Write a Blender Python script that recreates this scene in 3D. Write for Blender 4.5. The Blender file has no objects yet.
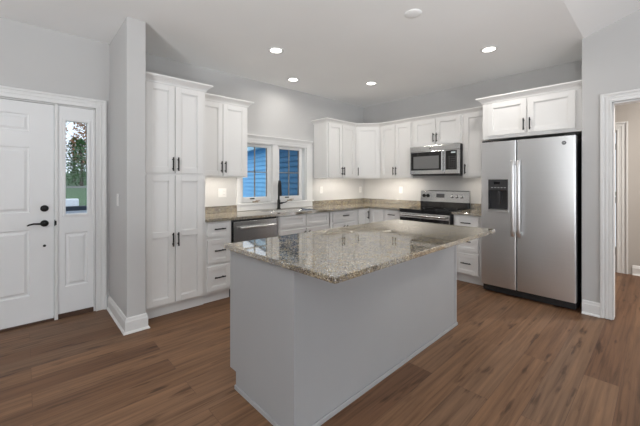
import bpy, bmesh, math, random
from math import pi, sin, cos, radians
from mathutils import Vector, Matrix
random.seed(7)
S = bpy.context.scene
COL = S.collection

# ------------------------------------------------------------------ camera, world, lights, exposure
CX, CY, CZ, YAW = -4.8225, -3.9201, 1.3151, 47.173
cam = bpy.data.cameras.new('camera')
cam.sensor_width = 36.0
cam.lens = 317.78 / 640 * 36
cam.shift_x = (320 - 318.72) / 640
cam.shift_y = (181.84 - 213) / 640
cam.clip_start, cam.clip_end = 0.05, 300
co = bpy.data.objects.new('camera', cam)
co.location = (CX, CY, CZ)
co.rotation_euler = (radians(90), 0, radians(YAW - 90))
COL.objects.link(co)
S.camera = co

S.cycles.max_bounces = 14
S.cycles.diffuse_bounces = 9
S.view_settings.view_transform = 'Standard'
S.view_settings.look = 'None'
S.view_settings.exposure = 0.06
S.view_settings.gamma = 1.0
S.view_settings.use_curve_mapping = False

world = bpy.data.worlds.new('overcast_sky')
S.world = world
world.use_nodes = True
bg = world.node_tree.nodes['Background']
bg.inputs['Color'].default_value = (0.80, 0.89, 1.0, 1)
bg.inputs['Strength'].default_value = 1.4


def area_light(name, loc, direction, sx, sy, watts, colour, shape='RECTANGLE', spread=180):
    l = bpy.data.lights.new(name, 'AREA')
    l.shape = shape
    l.size = sx
    if shape == 'RECTANGLE':
        l.size_y = sy
    l.energy = watts
    l.color = colour
    l.spread = radians(spread)
    o = bpy.data.objects.new(name, l)
    o.location = loc
    o.rotation_euler = Vector(direction).to_track_quat('-Z', 'Y').to_euler()
    COL.objects.link(o)
    return o


DAY = (0.90, 0.96, 1.0)
LAMP = (1.0, 0.95, 0.88)
LED = (1.0, 0.92, 0.81)
# daylight entering through the living-room windows (openings built in the shell below)
area_light('daylight_side_window', (-8.52, -5.6, 1.45), (1, 0, 0), 1.0, 1.5, 2, DAY)
area_light('daylight_rear_window', (-3.4, -9.02, 1.5), (0, 1, 0), 3.6, 1.9, 48, DAY)
area_light('daylight_rear_window', (-6.9, -9.02, 1.5), (0, 1, 0), 1.5, 1.9, 14, DAY)
# added fill lamps without fixtures behind the camera, brightening the ceiling
for ux, uy, uw in ((-8.0, -5.0, 235), (-6.6, -3.7, 72), (-4.6, -4.9, 8)):
    area_light('ceiling_fill', (ux, uy, 0.7), (0, 0, 1), 0.9, 0.9, uw, (0.95, 0.98, 1.0), 'DISK')

# extra lamp added out of view to lift the middle of the kitchen ceiling
area_light('kitchen_ceiling_fill', (-3.7, -5.5, 0.5), (1.8, 3.2, 2.25), 0.6, 0.6, 9, (0.97, 0.98, 1.0), 'DISK', 80)

# ------------------------------------------------------------------ helpers
def bx(bm, x0, x1, y0, y1, z0, z1):
    x0, x1 = min(x0, x1), max(x0, x1)
    y0, y1 = min(y0, y1), max(y0, y1)
    z0, z1 = min(z0, z1), max(z0, z1)
    v = [bm.verts.new(p) for p in ((x0, y0, z0), (x1, y0, z0), (x1, y1, z0), (x0, y1, z0),
                                   (x0, y0, z1), (x1, y0, z1), (x1, y1, z1), (x0, y1, z1))]
    for f in ((0, 3, 2, 1), (4, 5, 6, 7), (0, 1, 5, 4), (1, 2, 6, 5), (2, 3, 7, 6), (3, 0, 4, 7)):
        bm.faces.new([v[i] for i in f])


def prism(bm, pts, axis, a, b):
    """polygon pts (2D) extruded along axis between a and b"""
    def P(p, t):
        return {'x': (t, p[0], p[1]), 'y': (p[0], t, p[1]), 'z': (p[0], p[1], t)}[axis]
    lo = [bm.verts.new(P(p, a)) for p in pts]
    hi = [bm.verts.new(P(p, b)) for p in pts]
    n = len(pts)
    for i in range(n):
        bm.faces.new((lo[i], lo[(i + 1) % n], hi[(i + 1) % n], hi[i]))
    bm.faces.new(lo[::-1])
    bm.faces.new(hi)


def tube(bm, pts, r, n=10, caps=True):
    pts = [Vector(p) for p in pts]
    rs = r if isinstance(r, (list, tuple)) else [r] * len(pts)
    rings = []
    up = None
    for i, p in enumerate(pts):
        if i == 0:
            t = pts[1] - p
        elif i == len(pts) - 1:
            t = p - pts[i - 1]
        else:
            t = (pts[i + 1] - p).normalized() + (p - pts[i - 1]).normalized()
        t.normalize()
        if up is None:
            up = Vector((0, 0, 1)) if abs(t.z) < 0.9 else Vector((1, 0, 0))
        a = t.cross(up).normalized()
        b = a.cross(t).normalized()
        up = b
        rings.append([bm.verts.new(p + rs[i] * (cos(2 * pi * k / n) * a + sin(2 * pi * k / n) * b)) for k in range(n)])
    for i in range(len(rings) - 1):
        for k in range(n):
            bm.faces.new((rings[i][k], rings[i][(k + 1) % n], rings[i + 1][(k + 1) % n], rings[i + 1][k]))
    if caps:
        bm.faces.new(rings[0][::-1])
        bm.faces.new(rings[-1])


def lathe(bm, prof, n=32, mat=Matrix.Identity(4)):
    """prof: (radius, height) list about local Z"""
    rings = []
    for r, h in prof:
        if r < 1e-6:
            rings.append([bm.verts.new(mat @ Vector((0, 0, h)))])
        else:
            rings.append([bm.verts.new(mat @ Vector((r * cos(2 * pi * k / n), r * sin(2 * pi * k / n), h))) for k in range(n)])
    for a, b in zip(rings, rings[1:]):
        if len(a) == 1 and len(b) == 1:
            continue
        for k in range(n):
            k2 = (k + 1) % n
            if len(a) == 1:
                bm.faces.new((a[0], b[k2], b[k]))
            elif len(b) == 1:
                bm.faces.new((a[k], a[k2], b[0]))
            else:
                bm.faces.new((a[k], a[k2], b[k2], b[k]))


def obj(name, bm, mat, parent=None, bevel=0, smooth=False, seg=2):
    bmesh.ops.recalc_face_normals(bm, faces=bm.faces)
    me = bpy.data.meshes.new(name)
    bm.to_mesh(me)
    bm.free()
    me.materials.append(mat)
    if smooth:
        for p in me.polygons:
            p.use_smooth = True
    o = bpy.data.objects.new(name, me)
    COL.objects.link(o)
    if parent:
        o.parent = parent
    if bevel:
        m = o.modifiers.new('edge', 'BEVEL')
        m.width = bevel
        m.segments = seg
        m.limit_method = 'ANGLE'
        m.angle_limit = radians(40)
    if smooth:
        m = o.modifiers.new('split', 'EDGE_SPLIT')
        m.split_angle = radians(38)
    return o


def box_obj(name, b, mat, parent=None, bevel=0):
    bm = bmesh.new()
    bx(bm, *b)
    return obj(name, bm, mat, parent, bevel)


def thing(name, label, cat, loc=(0, 0, 0), rotz=0, group=None):
    o = bpy.data.objects.new(name, None)
    o.empty_display_size = 0.1
    COL.objects.link(o)
    o.location = loc
    o.rotation_euler = (0, 0, rotz)
    o['label'] = label
    o['category'] = cat
    if group:
        o['group'] = group
    return o


def tag(o, label, cat, group=None):
    o['label'] = label
    o['category'] = cat
    if group:
        o['group'] = group
    return o


def struct(o):
    o['kind'] = 'structure'
    return o


def empty_struct(name, loc=(0, 0, 0), rotz=0):
    o = bpy.data.objects.new(name, None)
    COL.objects.link(o)
    o.location = loc
    o.rotation_euler = (0, 0, rotz)
    o['kind'] = 'structure'
    return o


def copy_tree(o, parent=None):
    c = o.copy()
    COL.objects.link(c)
    if parent:
        c.parent = parent
    for ch in list(o.children):
        copy_tree(ch, c)
    return c


# ------------------------------------------------------------------ materials
def mat(name, col, rough=0.5, metal=0.0, spec=0.5, emit=None, estr=0.0, coat=0.0):
    m = bpy.data.materials.new(name)
    m.use_nodes = True
    b = m.node_tree.nodes['Principled BSDF']
    b.inputs['Base Color'].default_value = (*col, 1)
    b.inputs['Roughness'].default_value = rough
    b.inputs['Metallic'].default_value = metal
    b.inputs['Specular IOR Level'].default_value = spec
    b.inputs['Coat Weight'].default_value = coat
    if emit:
        b.inputs['Emission Color'].default_value = (*emit, 1)
        b.inputs['Emission Strength'].default_value = estr
    return m


class N:
    """tiny node-building helper"""
    def __init__(s, m):
        s.nt = m.node_tree
        s.b = s.nt.nodes['Principled BSDF']

    def new(s, t, **kw):
        n = s.nt.nodes.new(t)
        for k, v in kw.items():
            if k.startswith('i_'):
                n.inputs[k[2:].replace('_', ' ')].default_value = v
            else:
                setattr(n, k, v)
        return n

    def link(s, a, b):
        s.nt.links.new(a, b)

    def ramp(s, fac, stops, interp='LINEAR'):
        r = s.new('ShaderNodeValToRGB')
        cr = r.color_ramp
        cr.interpolation = interp
        while len(cr.elements) > 1:
            cr.elements.remove(cr.elements[-1])
        cr.elements[0].position = stops[0][0]
        cr.elements[0].color = (*stops[0][1], 1)
        for p, c in stops[1:]:
            e = cr.elements.new(p)
            e.color = (*c, 1)
        s.link(fac, r.inputs['Fac'])
        return r.outputs['Color']

    def mix(s, fac, a, b, blend='MIX'):
        n = s.new('ShaderNodeMix', data_type='RGBA', blend_type=blend)
        for sock, v in ((n.inputs[0], fac), (n.inputs[6], a), (n.inputs[7], b)):
            if hasattr(v, 'is_linked'):
                s.link(v, sock)
            elif isinstance(v, (int, float)):
                sock.default_value = v
            else:
                sock.default_value = (*v, 1)
        return n.outputs[2]


def noisy(name, col, rough, var=0.04, scale=30, bump=0.0, bscale=300, **kw):
    m = mat(name, col, rough, **kw)
    n = N(m)
    tc = n.new('ShaderNodeTexCoord')
    t = n.new('ShaderNodeTexNoise', i_Scale=scale, i_Detail=3.0)
    n.link(tc.outputs['Object'], t.inputs['Vector'])
    lo = tuple(c * (1 - var) for c in col)
    hi = tuple(min(1, c * (1 + var)) for c in col)
    n.link(n.ramp(t.outputs['Fac'], [(0.3, lo), (0.7, hi)]), n.b.inputs['Base Color'])
    if bump:
        t2 = n.new('ShaderNodeTexNoise', i_Scale=bscale, i_Detail=2.0)
        n.link(tc.outputs['Object'], t2.inputs['Vector'])
        bp = n.new('ShaderNodeBump', i_Strength=bump, i_Distance=0.001)
        n.link(t2.outputs['Fac'], bp.inputs['Height'])
        n.link(bp.outputs['Normal'], n.b.inputs['Normal'])
    return m


M_WALL = noisy('wall_paint', (0.555, 0.552, 0.548), 0.85, 0.015, 2, 0.15, 250, spec=0.2)
M_CEIL = noisy('ceiling_paint', (0.86, 0.865, 0.865), 0.9, 0.012, 1.5, 0.15, 200, spec=0.2)
M_TRIM = noisy('trim_paint', (0.76, 0.76, 0.755), 0.45, 0.01, 4, spec=0.4)
M_CAB = noisy('cabinet_paint', (0.77, 0.765, 0.755), 0.38, 0.01, 4, spec=0.4)
M_DOOR = noisy('door_paint', (0.80, 0.805, 0.81), 0.45, 0.01, 4, spec=0.4)
M_ISL = noisy('island_paint', (0.375, 0.38, 0.388), 0.4, 0.01, 4, spec=0.4)
M_BLACK = noisy('black_metal', (0.008, 0.008, 0.008), 0.5, 0.2, 40, spec=0.3)
M_BLKGLASS = noisy('black_glass', (0.008, 0.008, 0.009), 0.06, 0.1, 5)
M_BLKPL = noisy('black_plastic', (0.02, 0.02, 0.022), 0.45, 0.1, 30)
M_DGREY = noisy('dark_grey_plastic', (0.09, 0.09, 0.095), 0.35, 0.1, 30)
M_DISP = noisy('charcoal_plastic', (0.035, 0.035, 0.037), 0.3, 0.1, 30)
M_GLASSGREY = noisy('screened_glass', (0.17, 0.17, 0.17), 0.15, 0.05, 200)
M_PLATE = noisy('wall_plate_plastic', (0.74, 0.735, 0.725), 0.35, 0.01, 10)
M_CHROME = noisy('chrome', (0.75, 0.75, 0.75), 0.12, 0.02, 10, metal=1.0)
M_LENS = mat('lamp_lens', (0.9, 0.9, 0.88), 0.4, emit=(1.0, 0.96, 0.9), estr=5.0)
M_LED = mat('led_diffuser', (0.9, 0.9, 0.88), 0.4, emit=(1.0, 0.95, 0.88), estr=4.0)
M_THRESH = noisy('threshold_wood', (0.07, 0.035, 0.02), 0.4, 0.2, 15)


def stainless(name, vertical=True, base=0.76, rough=0.33):
    m = mat(name, (base, base, base * 0.99), rough, 1.0)
    n = N(m)
    tc = n.new('ShaderNodeTexCoord')
    mp = n.new('ShaderNodeMapping')
    mp.inputs['Scale'].default_value = (1, 1, 90) if not vertical else (90, 90, 1)
    n.link(tc.outputs['Object'], mp.inputs['Vector'])
    t = n.new('ShaderNodeTexNoise', i_Scale=1.0, i_Detail=3.0)
    n.link(mp.outputs['Vector'], t.inputs['Vector'])
    r = n.new('ShaderNodeMapRange')
    r.inputs['To Min'].default_value = rough - 0.02
    r.inputs['To Max'].default_value = rough + 0.02
    n.link(t.outputs['Fac'], r.inputs['Value'])
    n.link(r.outputs['Result'], n.b.inputs['Roughness'])
    n.link(n.ramp(t.outputs['Fac'], [(0.3, (base * .99,) * 3), (0.7, (base * 1.01,) * 3)]), n.b.inputs['Base Color'])
    return m


M_SS = stainless('brushed_steel', False)
M_SS_R = stainless('range_steel', False, 0.58, 0.24)
M_SS_D = stainless('brushed_steel_darker', False, 0.42, 0.24)
M_SINK = stainless('sink_steel', False, 0.5, 0.25)

# granite: grey, beige and black flecks under polish
M_GRAN = mat('speckled_granite', (0.3, 0.27, 0.22), 0.03, spec=0.5)
M_GRAN.node_tree.nodes['Principled BSDF'].inputs['IOR'].default_value = 2.7
n = N(M_GRAN)
tc = n.new('ShaderNodeTexCoord')
v1 = n.new('ShaderNodeTexVoronoi', i_Scale=210.0, i_Randomness=1.0)
n.link(tc.outputs['Object'], v1.inputs['Vector'])
sep = n.new('ShaderNodeSeparateColor')
n.link(v1.outputs['Color'], sep.inputs['Color'])
flecks = n.ramp(sep.outputs['Red'], [(0.0, (0.035, 0.035, 0.036)), (0.14, (0.15, 0.145, 0.14)), (0.30, (0.26, 0.225, 0.165)),
                                     (0.58, (0.36, 0.31, 0.225)), (0.82, (0.42, 0.38, 0.31)), (0.93, (0.60, 0.59, 0.57))], 'CONSTANT')
t1 = n.new('ShaderNodeTexNoise', i_Scale=14.0, i_Detail=6.0, i_Roughness=0.7)
n.link(tc.outputs['Object'], t1.inputs['Vector'])
cloud = n.ramp(t1.outputs['Fac'], [(0.36, (0.55, 0.56, 0.60)), (0.52, (1.0, 0.97, 0.9)), (0.66, (1.15, 1.02, 0.78))])
n.link(n.mix(0.85, flecks, cloud, 'MULTIPLY'), n.b.inputs['Base Color'])

# plank floor, boards along x
M_FLOOR = mat('wood_planks', (0.15, 0.09, 0.06), 0.45, spec=0.22)
n = N(M_FLOOR)
tc = n.new('ShaderNodeTexCoord')
br = n.new('ShaderNodeTexBrick', offset=0.37, offset_frequency=2, squash=1.0)
br.inputs['Scale'].default_value = 1.0
br.inputs['Brick Width'].default_value = 2.02
br.inputs['Row Height'].default_value = 0.178
br.inputs['Mortar Size'].default_value = 0.0011
br.inputs['Mortar Smooth'].default_value = 0.3
br.inputs['Bias'].default_value = 0.0
br.inputs['Color1'].default_value = (0, 0, 0, 1)
br.inputs['Color2'].default_value = (1, 1, 1, 1)
br.inputs['Mortar'].default_value = (0.0, 0.0, 0.0, 1)
n.link(tc.outputs['Object'], br.inputs['Vector'])
plank = n.ramp(br.outputs['Color'], [(0.0, (0.130, 0.066, 0.036)), (0.35, (0.178, 0.096, 0.052)), (0.7, (0.210, 0.116, 0.065)), (1.0, (0.165, 0.097, 0.059))])
# shift the grain from board to board
addv = n.new('ShaderNodeVectorMath', operation='MULTIPLY_ADD')
n.link(br.outputs['Color'], addv.inputs[0])
addv.inputs[1].default_value = (7.3, 3.1, 0)
n.link(tc.outputs['Object'], addv.inputs[2])
mp = n.new('ShaderNodeMapping')
mp.inputs['Scale'].default_value = (1.3, 38, 1)
n.link(addv.outputs['Vector'], mp.inputs['Vector'])
g = n.new('ShaderNodeTexNoise', i_Scale=1.0, i_Detail=6.0, i_Roughness=0.62, i_Distortion=0.6)
n.link(mp.outputs['Vector'], g.inputs['Vector'])
grain = n.ramp(g.outputs['Fac'], [(0.28, (0.48, 0.45, 0.43)), (0.5, (1.0, 1.0, 1.0)), (0.72, (1.40, 1.38, 1.34))])
mp2 = n.new('ShaderNodeMapping')
mp2.inputs['Scale'].default_value = (2.6, 15, 1)
n.link(addv.outputs['Vector'], mp2.inputs['Vector'])
k = n.new('ShaderNodeTexNoise', i_Scale=1.0, i_Detail=3.0, i_Roughness=0.5)
n.link(mp2.outputs['Vector'], k.inputs['Vector'])
knots = n.ramp(k.outputs['Fac'], [(0.30, (0.30, 0.27, 0.25)), (0.40, (1, 1, 1))])
c = n.mix(0.9, plank, grain, 'MULTIPLY')
c = n.mix(0.85, c, knots, 'MULTIPLY')
c = n.mix(br.outputs['Fac'], c, (0.09, 0.05, 0.033))
n.link(c, n.b.inputs['Base Color'])
bp = n.new('ShaderNodeBump', i_Strength=0.12, i_Distance=0.002)
n.link(g.outputs['Fac'], bp.inputs['Height'])
n.link(bp.outputs['Normal'], n.b.inputs['Normal'])

# clear pane: mostly see-through, a little mirror
def glass_mat(name, tint):
    m = bpy.data.materials.new(name)
    m.use_nodes = True
    nt = m.node_tree
    nt.nodes.remove(nt.nodes['Principled BSDF'])
    tr = nt.nodes.new('ShaderNodeBsdfTransparent')
    tr.inputs['Color'].default_value = (*tint, 1)
    gl = nt.nodes.new('ShaderNodeBsdfGlossy')
    gl.inputs['Roughness'].default_value = 0.02
    fr = nt.nodes.new('ShaderNodeFresnel')
    fr.inputs['IOR'].default_value = 1.18
    mx = nt.nodes.new('ShaderNodeMixShader')
    nt.links.new(fr.outputs[0], mx.inputs[0])
    nt.links.new(tr.outputs[0], mx.inputs[1])
    nt.links.new(gl.outputs[0], mx.inputs[2])
    nt.links.new(mx.outputs[0], nt.nodes['Material Output'].inputs['Surface'])
    return m


M_GLASS = glass_mat('window_glass', (0.97, 0.98, 0.98))
M_GLASS_TINT = glass_mat('tinted_glass', (0.55, 0.56, 0.58))  # darker tint for the right sash

# ------------------------------------------------------------------ setting: shell
H = 2.7526
YV = -3.39          # crease where the flat ceiling ends and the vault begins
XL, XR, YB = -8.5, -0.71, -9.0
SL = 0.34
YR = -6.2
ZR = H + (YV - YR) * SL


def vault_z(y):
    return H + (YV - y) * SL if y > YR else ZR - (YR - y) * SL


def wall_mesh(bm, axis, a, b, t0, t1, z1, holes):
    """wall along axis ('x' or 'y') from a to b, thickness t0..t1, with rectangular holes (u0,u1,z0,z1)"""
    us = sorted({a, b, *[h[0] for h in holes], *[h[1] for h in holes]})
    zs = sorted({0.0, z1, *[h[2] for h in holes], *[h[3] for h in holes]})
    for u0, u1 in zip(us, us[1:]):
        for z0, z2 in zip(zs, zs[1:]):
            um, zm = (u0 + u1) / 2, (z0 + z2) / 2
            if any(h[0] < um < h[1] and h[2] < zm < h[3] for h in holes):
                continue
            if axis == 'x':
                bx(bm, u0, u1, t0, t1, z0, z2)
            else:
                bx(bm, t0, t1, u0, u1, z0, z2)
    bmesh.ops.remove_doubles(bm, verts=bm.verts, dist=1e-5)
    # drop the faces hidden between the blocks
    seen = {}
    for f in bm.faces:
        key = tuple(sorted(v.index for v in f.verts)) if False else frozenset(f.verts)
        seen.setdefault(key, []).append(f)
    dead = [f for fs in seen.values() if len(fs) > 1 for f in fs]
    bmesh.ops.delete(bm, geom=dead, context='FACES')


struct(box_obj('floor', (XL - 0.14, 4.0, YB - 0.14, 0.14, -0.12, 0.0), M_FLOOR))
bm = bmesh.new()
bx(bm, XL, 4.0, YV, 0.14, H, H + 0.12)
bx(bm, -0.59, 4.0, -6.6, YV, H, H + 0.12)
struct(obj('ceiling', bm, M_CEIL))
bm = bmesh.new()
prism(bm, [(YV, H), (YR, ZR), (YB, vault_z(YB)), (YB, vault_z(YB) + 0.12), (YR, ZR + 0.12), (YV, H + 0.12)], 'x', XL, XR + 0.12)
struct(obj('ceiling_vault', bm, M_CEIL))

# window wall: kitchen window and entry door + sidelight
WX0, WX1, WZ0, WZ1 = -2.655, -1.47, 1.02, 1.865
DX0, DX1, DZ1 = -5.57, -4.29, 2.06
bm = bmesh.new()
wall_mesh(bm, 'x', XL, 0.0, 0.0, 0.14, H, [(WX0, WX1, WZ0, WZ1), (DX0, DX1, 0.0, DZ1)])
struct(obj('wall_window', bm, M_WALL))
bm = bmesh.new()
bx(bm, 0.0, 0.12, -3.375, 0.14, 0, H)
struct(obj('wall_stove', bm, M_WALL))
# end wall of the fridge alcove with the doorway to the hall, gable above
OY0, OY1, OZ = -4.50, -3.602, 2.075
bm = bmesh.new()
wall_mesh(bm, 'y', YB, -3.375, XR, XR + 0.12, H, [(OY0, OY1, 0, OZ)])
prism(bm, [(YV, H), (YB, H), (YB, vault_z(YB)), (YR, ZR)], 'x', XR, XR + 0.12)
bx(bm, XR + 0.12, 0.12, -3.495, -3.375, 0, H)
struct(obj('wall_right', bm, M_WALL))
# stub wall between entry and pantry cabinet
SX0, SX1, SY = -4.17, -4.02, -0.765
struct(box_obj('wall_stub', (SX0, SX1, SY, 0.0, 0, H), M_WALL, None, 0.004))
# unseen living-room side, with window openings for the daylight
bm = bmesh.new()
wall_mesh(bm, 'y', YB, 0.14, XL - 0.14, XL, H, [(-6.1, -5.1, 0.7, 2.2)])
prism(bm, [(YV, H), (YB, H), (YB, vault_z(YB)), (YR, ZR)], 'x', XL - 0.14, XL)
struct(obj('wall_left', bm, noisy('low_bounce_paint', (0.28, 0.28, 0.28), 0.85, 0.015, 2, spec=0.2)))  # unseen wall coloured darker to cut the light it bounces
bm = bmesh.new()
wall_mesh(bm, 'x', XL, XR + 0.12, YB - 0.14, YB, vault_z(YB), [(-5.2, -1.6, 0.55, 2.45), (-7.65, -6.15, 0.55, 2.45)])
struct(obj('wall_rear', bm, M_WALL))
# hall beyond the doorway
bm = bmesh.new()
wall_mesh(bm, 'y', -6.6, -1.5, 1.5, 1.62, H, [(-3.478, -2.66, 0, 2.06)])
bx(bm, -0.59, 1.5, -6.6, -6.5, 0, H)
bx(bm, 0.12, 1.5, -1.6, -1.5, 0, H)
struct(obj('wall_hall', bm, noisy('hall_paint', (0.52, 0.49, 0.46), 0.85, 0.015, 2, spec=0.2)))


def baseboard(name, pts, h=0.135, t=0.016):
    """skirting swept along pts (its outer side on the right of the path)"""
    prof = [(0, 0), (t, 0), (t, h - 0.035), (t * 0.75, h - 0.025), (t * 0.6, h - 0.008), (t * 0.3, h), (0, h)]
    shoe = [(t, 0), (t + 0.013, 0), (t + 0.012, 0.008), (t + 0.006, 0.016), (t, 0.018)]
    bm = bmesh.new()
    sweep(bm, pts, prof, 0.0)
    sweep(bm, pts, shoe, 0.0)
    return struct(obj(name, bm, M_TRIM))


def rings_along(pts, prof, z0):
    pts = [Vector((p[0], p[1])) for p in pts]
    rings = []
    for i, p in enumerate(pts):
        ds = []
        if i > 0:
            ds.append((p - pts[i - 1]).normalized())
        if i < len(pts) - 1:
            ds.append((pts[i + 1] - p).normalized())
        ns = [Vector((d.y, -d.x)) for d in ds]
        m = sum(ns, Vector((0, 0))).normalized()
        s = 1 / max(0.2, m.dot(ns[0]))
        rings.append([(p.x + m.x * s * o, p.y + m.y * s * o, z0 + u) for o, u in prof])
    return rings


def sweep(bm, pts, prof, z0, seg=None):
    rs = rings_along(pts, prof, z0)
    if seg is not None:
        rs = rs[seg:seg + 2]
    V = [[bm.verts.new(p) for p in r] for r in rs]
    n_ = len(prof)
    for a, b in zip(V, V[1:]):
        for k_ in range(n_):
            bm.faces.new((a[k_], a[(k_ + 1) % n_], b[(k_ + 1) % n_], b[k_]))
    bm.faces.new(V[0][::-1])
    bm.faces.new(V[-1])


baseboard('baseboard_stub', [(SX0, -0.001), (SX0, SY), (SX1, SY), (SX1, -0.648)])
baseboard('baseboard_entry', [(-4.20, 0.0), (SX0 - 0.02, 0.0)])
baseboard('baseboard_right', [(XR, -3.377), (XR, -3.515)])
baseboard('baseboard_hall', [(1.5, -3.64), (1.5, -6.5)])
baseboard('baseboard_left', [(XL, -0.0), (XL, YB)][::-1])


def casing(name, legs, parent=None):
    """flat stepped door casing boards, each (axis boxes)"""
    bm = bmesh.new()
    for b in legs:
        bx(bm, *b)
    o = obj(name, bm, M_TRIM, parent, 0.003)
    return o


# doorway to the hall: casing on both faces and jamb lining
def casing_y(xf, y0, y1, z, w, s):
    """casing round an opening y0..y1 (height z) on a wall face x=xf; s is the outward x sign"""
    L = []
    for o0, o1, t in ((0.0, w, 0.014), (0.0, 0.018, 0.019), (w * 0.42, w * 0.55, 0.018), (w - 0.022, w, 0.026)):
        L += [(xf, xf + s * t, y1 + o0, y1 + o1, 0, z + o1), (xf, xf + s * t, y0 - o1, y0 - o0, 0, z + o1),
              (xf, xf + s * t, y0 - o0, y1 + o0, z + o0, z + o1)]
    return L


struct(casing('trim_1', casing_y(XR, OY0, OY1, OZ, 0.086, -1)))
jb = [(XR, XR + 0.12, OY1 - 0.010, OY1, 0, OZ), (XR, XR + 0.12, OY0, OY0 + 0.018, 0, OZ), (XR, XR + 0.12, OY0, OY1, OZ - 0.018, OZ)]
struct(casing('trim_2', jb))
struct(casing('trim_3', casing_y(1.5, -3.478, -2.66, 2.06, 0.118, -1)
              + [(1.5, 1.62, -3.478, -3.466, 0, 2.06), (1.5, 1.62, -2.678, -2.66, 0, 2.06), (1.5, 1.62, -3.478, -2.66, 2.042, 2.06)]))
d3 = empty_struct('door_2', (1.56, -3.455, 0))
bm = bmesh.new()
bx(bm, 0, 0.04, 0.0, 0.765, 0.012, 2.035)
struct(obj('door_slab', bm, M_DOOR, d3, 0.003))
for z in (0.30, 1.05, 1.83):
    bm = bmesh.new()
    bx(bm, -0.058, -0.003, -0.006, 0.010, z - 0.045, z + 0.045)
    tube(bm, [(-0.052, 0.004, z - 0.05), (-0.052, 0.004, z + 0.05)], 0.009)
    o = obj('hinge', bm, M_BLACK, d3)
    o['label'] = 'black hinge'

# ------------------------------------------------------------------ entry: door, sidelight, casing
ent = []
W = 0.092
for o0, o1, t in ((0.0, W, 0.014), (0.0, 0.018, 0.02), (W * 0.42, W * 0.55, 0.018), (W - 0.022, W, 0.026)):
    ent += [(DX1 + o0, DX1 + o1, -t, 0, 0, DZ1 + o1), (DX0 - o1, DX0 - o0, -t, 0, 0, DZ1 + o1), (DX0 - o0, DX1 + o0, -t, 0, DZ1 + o0, DZ1 + o1)]
MX0, MX1 = -4.612, -4.585       # mullion post between door and sidelight
ent += [(DX1 - 0.016, DX1, 0, 0.14, 0, DZ1), (DX0, DX0 + 0.016, 0, 0.14, 0, DZ1), (DX0, DX1, 0, 0.14, DZ1 - 0.012, DZ1), (MX0, MX1, -0.004, 0.14, 0, DZ1)]
struct(casing('trim_4', ent))


def raised_panel(bm, x0, x1, z0, z1, yf, d=0.010):
    """moulded panel: sloped groove round a raised field, standing in a face at y=yf"""
    def ring(i, y):
        return [bm.verts.new((x, y, z)) for x, z in ((x0 + i, z0 + i), (x1 - i, z0 + i), (x1 - i, z1 - i), (x0 + i, z1 - i))]
    R = [ring(0, yf), ring(0.010, yf + d), ring(0.022, yf + d), ring(0.040, yf + 0.0005)]
    for a, b in zip(R, R[1:]):
        for k_ in range(4):
            bm.faces.new((a[k_], a[(k_ + 1) % 4], b[(k_ + 1) % 4], b[k_]))
    bm.faces.new(R[-1])


def panelled_leaf(bm, x0, x1, z0, z1, yf, yb, panels, holes=()):
    """door leaf with its front face cut for raised panels; holes are open right through"""
    xs = sorted({x0, x1, *[v for p in (*panels, *holes) for v in p[:2]]})
    zs = sorted({z0, z1, *[v for p in (*panels, *holes) for v in p[2:]]})
    for a, b in zip(xs, xs[1:]):
        for c_, d_ in zip(zs, zs[1:]):
            xm, zm = (a + b) / 2, (c_ + d_) / 2
            if any(p[0] < xm < p[1] and p[2] < zm < p[3] for p in (*panels, *holes)):
                continue
            bx(bm, a, b, yf, yb, c_, d_)
    for p in panels:
        raised_panel(bm, *p, yf)
        bx(bm, p[0], p[1], yf + 0.012, yb, p[2], p[3])
    bmesh.ops.remove_doubles(bm, verts=bm.verts, dist=1e-5)
    seen = {}
    for f in bm.faces:
        seen.setdefault(frozenset(f.verts), []).append(f)
    bmesh.ops.delete(bm, geom=[f for fs in seen.values() if len(fs) > 1 for f in fs], context='FACES')


fd = empty_struct('door_1', (0, 0, 0))
DYF = 0.012
L0, L1 = -5.548, -4.617
rows = ((0.267, 0.875), (1.031, 1.633), (1.77, 1.935))
pan = []
for z0, z1 in rows:
    pan += [(-5.382, -5.15, z0, z1), (-5.015, -4.783, z0, z1)]
bm = bmesh.new()
panelled_leaf(bm, L0, L1, 0.022, 2.044, DYF, DYF + 0.044, pan)
struct(obj('door_leaf', bm, M_DOOR, fd))
RX = Matrix.Rotation(radians(90), 4, 'X')
for nm, z in (('deadbolt', 1.066), ('lever_handle', 0.926)):
    bm = bmesh.new()
    lathe(bm, [(0, 0.022), (0.020, 0.021), (0.029, 0.014), (0.031, 0.0), (0, 0)], 28, Matrix.Translation((-4.683, DYF, z)) @ RX)
    if nm == 'lever_handle':
        tube(bm, [(-4.683, DYF - 0.01, z), (-4.683, DYF - 0.05, z)], 0.010, 12)
        tube(bm, [(-4.678, DYF - 0.05, z), (-4.72, DYF - 0.052, z + 0.002), (-4.76, DYF - 0.05, z + 0.005), (-4.79, DYF - 0.047, z - 0.002), (-4.803, DYF - 0.043, z - 0.010)],
             [0.010, 0.009, 0.008, 0.007, 0.005], 10)
    else:
        bx(bm, -4.697, -4.669, DYF - 0.034, DYF - 0.018, z - 0.005, z + 0.005)
    o = obj(nm, bm, M_BLACK, fd, 0, True)
    o['label'] = 'black ' + nm.replace('_', ' ')
bm = bmesh.new()
lathe(bm, [(0, 0.006), (0.010, 0.006), (0.012, 0.0), (0, 0)], 20, Matrix.Translation((-4.683, DYF, 0.716)) @ RX)
obj('door_stud', bm, M_BLACK, fd, 0, True)
bm = bmesh.new()
bx(bm, -4.613, -4.605, -0.010, -0.004, 0.895, 0.955)
bx(bm, -4.608, -4.596, -0.008, -0.004, 0.905, 0.945)
obj('strike_plate', bm, M_BLACK, fd)
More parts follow.
